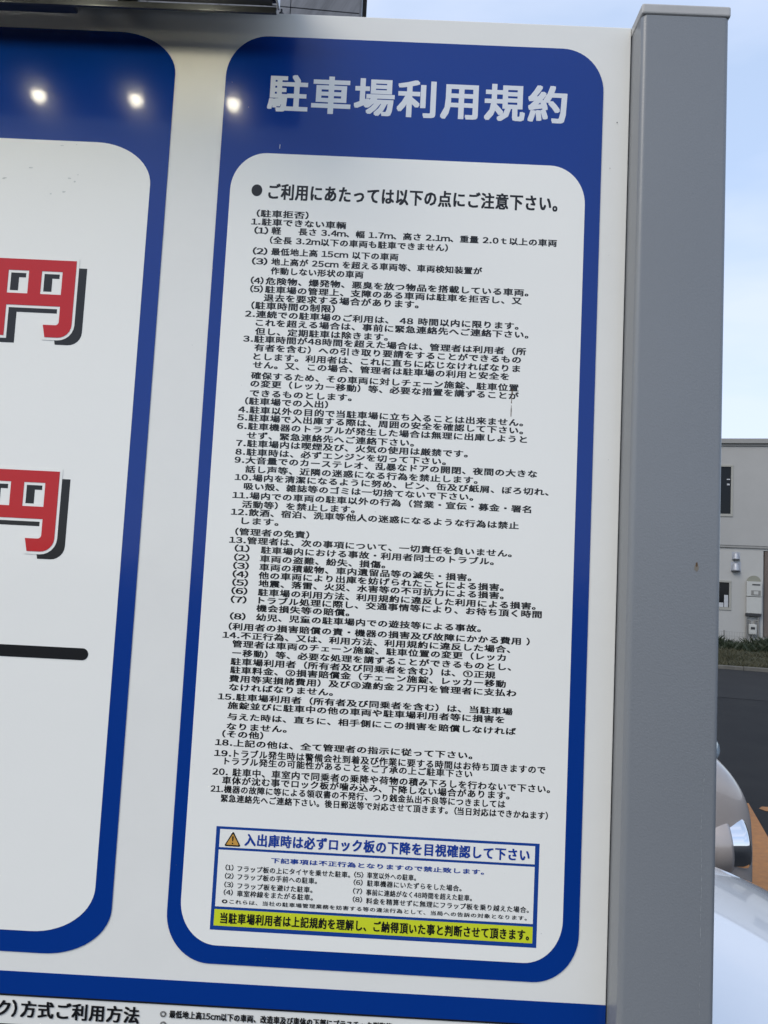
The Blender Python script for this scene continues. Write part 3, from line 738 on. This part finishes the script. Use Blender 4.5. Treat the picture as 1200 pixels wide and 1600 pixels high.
    def endglass(nm, xb, xt, hb_, ht, off):
        tt = (zl_-(zb_-.05))/((zr-.13)-(zb_-.05)); t2 = (zt_-(zb_-.05))/((zr-.13)-(zb_-.05))
        a, b = lerp(xb, xt, tt)+off, lerp(xb, xt, t2)+off
        vs = [(a, -hb_, zl_), (a, hb_, zl_), (b, ht, zt_), (b, -ht, zt_)]; vs += [(x-off*2, y, z) for x, y, z in vs]
        me = bpy.data.meshes.new(nm); me.from_pydata(vs, [], [(0, 1, 2, 3), (7, 6, 5, 4), (0, 4, 5, 1), (1, 5, 6, 2), (2, 6, 7, 3), (3, 7, 4, 0)]); me.update(); return link(nm, me, M_GLASS, C)
    endglass('windscreen', -.92*front, -1.52, W*.79, W*.66, .006); endglass('rear_window', -Lc+.22, -Lc+.42, W*.76, W*.64, -.006)
    # wheels
    for x in (-.72, -Lc+.62):
        for s in (-1, 1):
            Mx = Matrix.Translation((x, s*(W*.985), .29)) @ Matrix.Rotation(-s*math.pi/2, 4, 'X')
            bm = bmesh.new(); lathe(bm, [(.0, -.10), (.345, -.10), (.345, .006), (.0, .006)], 32, Mx); finish(bm, 'wheel_arch', M_DARK, C)
            bm = bmesh.new(); lathe(bm, [(.19, -.16), (.26, -.17), (.288, -.14), (.29, -.02), (.275, .014), (.20, .018), (.19, .0), (.19, -.16)], 32, Mx)
            wh = finish(bm, 'wheel', M_TYRE, C, smooth=True)
            bm = bmesh.new(); lathe(bm, [(.19, .006), (.175, -.004), (.16, -.02), (.06, -.01), (.05, .008), (0, .008)], 32, Mx); rm = finish(bm, 'rim', M_RIM, wh, smooth=True)
            bm = bmesh.new()
            for q in range(5):
                a = 2*math.pi*q/5
                r_ = bmesh.ops.create_cube(bm, size=1)
                for v in r_['verts']: v.co = Mx @ (Matrix.Rotation(a, 4, 'Z') @ Vector((.11+v.co.x*.14, v.co.y*.035, -.002+v.co.z*.014)))
            finish(bm, 'spoke', M_RIM, wh)
    # mirrors, handles, bumper line, lamps, plate
    for s in (-1, 1):
        bm = bmesh.new(); add_box(bm, -1.36, -1.22, s*W*.93-.02+(0 if s > 0 else -.11), s*W*.93+.02+(.11 if s > 0 else 0), zb_+.02, zb_+.14, .03, 3)
        finish(bm, 'wing_mirror', paint, C, smooth=True)
        for x in (-2.2, -Lc+.85):
            box('door_handle', x-.08, x+.08, s*W*1.0-.012, s*W*1.0+.022, .78, .81, M_CHROME, C, .008)
        if round_lamp:
            Mh = Matrix.Translation((-.135*front, s*W*.815, lampz)) @ Matrix.Rotation(s*R(7), 4, 'Z') @ Matrix.Rotation(math.pi/2-R(6), 4, 'Y')
            bm = bmesh.new(); lathe(bm, [(.127, -.07), (.129, .02), (.127, .045), (.117, .056), (.108, .046), (.108, .0)], 40, Mh); hl = finish(bm, 'headlight', M_CHROME, C, smooth=True)
            bm = bmesh.new(); lathe(bm, [(.108, .020), (.10, .046), (.075, .060), (.04, .067), (0, .069)], 40, Mh); finish(bm, 'lens', M_LENS, hl, smooth=True)
            bm = bmesh.new(); lathe(bm, [(.10, -.38), (.130, -.30), (.148, -.18), (.154, -.09), (.150, -.045), (.142, -.030), (.134, -.036), (.130, -.06)], 40, Mh); finish(bm, 'lamp_pod', paint, C, smooth=True)
        else:
            Mh = Matrix.Translation((-.10*front, s*W*.72, .63*hood)) @ Matrix.Rotation(s*R(34), 4, 'Z') @ Matrix.Rotation(math.pi/2-R(18), 4, 'Y') @ Matrix.Diagonal((.75, 1.5, 1, 1))
            bm = bmesh.new(); lathe(bm, [(.10, -.05), (.112, .0), (.10, .03), (.06, .045), (0, .05)], 32, Mh); finish(bm, 'headlight', M_LENS, C, smooth=True)
        box('tail_light', -Lc-.01, -Lc+.06, s*W*.72-.10, s*W*.72+.10, .62, .80, M_REDLENS, C, .02, 3)
    box('bumper', -.16, .03, -W*.62, W*.62, .30, .44, paint, C, .04, 4, True); box('grille', -.03, .012, -.28, .28, .46, .53, M_DARK, C, .01)
    box('number_plate', .0305, .038, -.165, .165, .30, .465, M_PLATE, C, .003)
    box('wiper', -.99*front, -.95*front, -.5, .05, zb_+.045, zb_+.06, M_DARK, C, .004)
    return C
make_car('parked_car', 'white car with pale glossy bonnet nearest behind the grey post', (1.62, 1.15), M_CARW, hood=1.12, blunt=.3, W=.84)
make_car('parked_car', 'beige car with a large round chrome headlight beyond the white car', (1.865, 3.55), M_CARB, hood=1.41, roof=1.95, lampz=.735, blunt=.62, W=.80, round_lamp=True)
make_car('parked_car', 'dark car barely showing beyond the beige car', (2.86, 6.2), M_CARD, hood=1.0, W=.82)
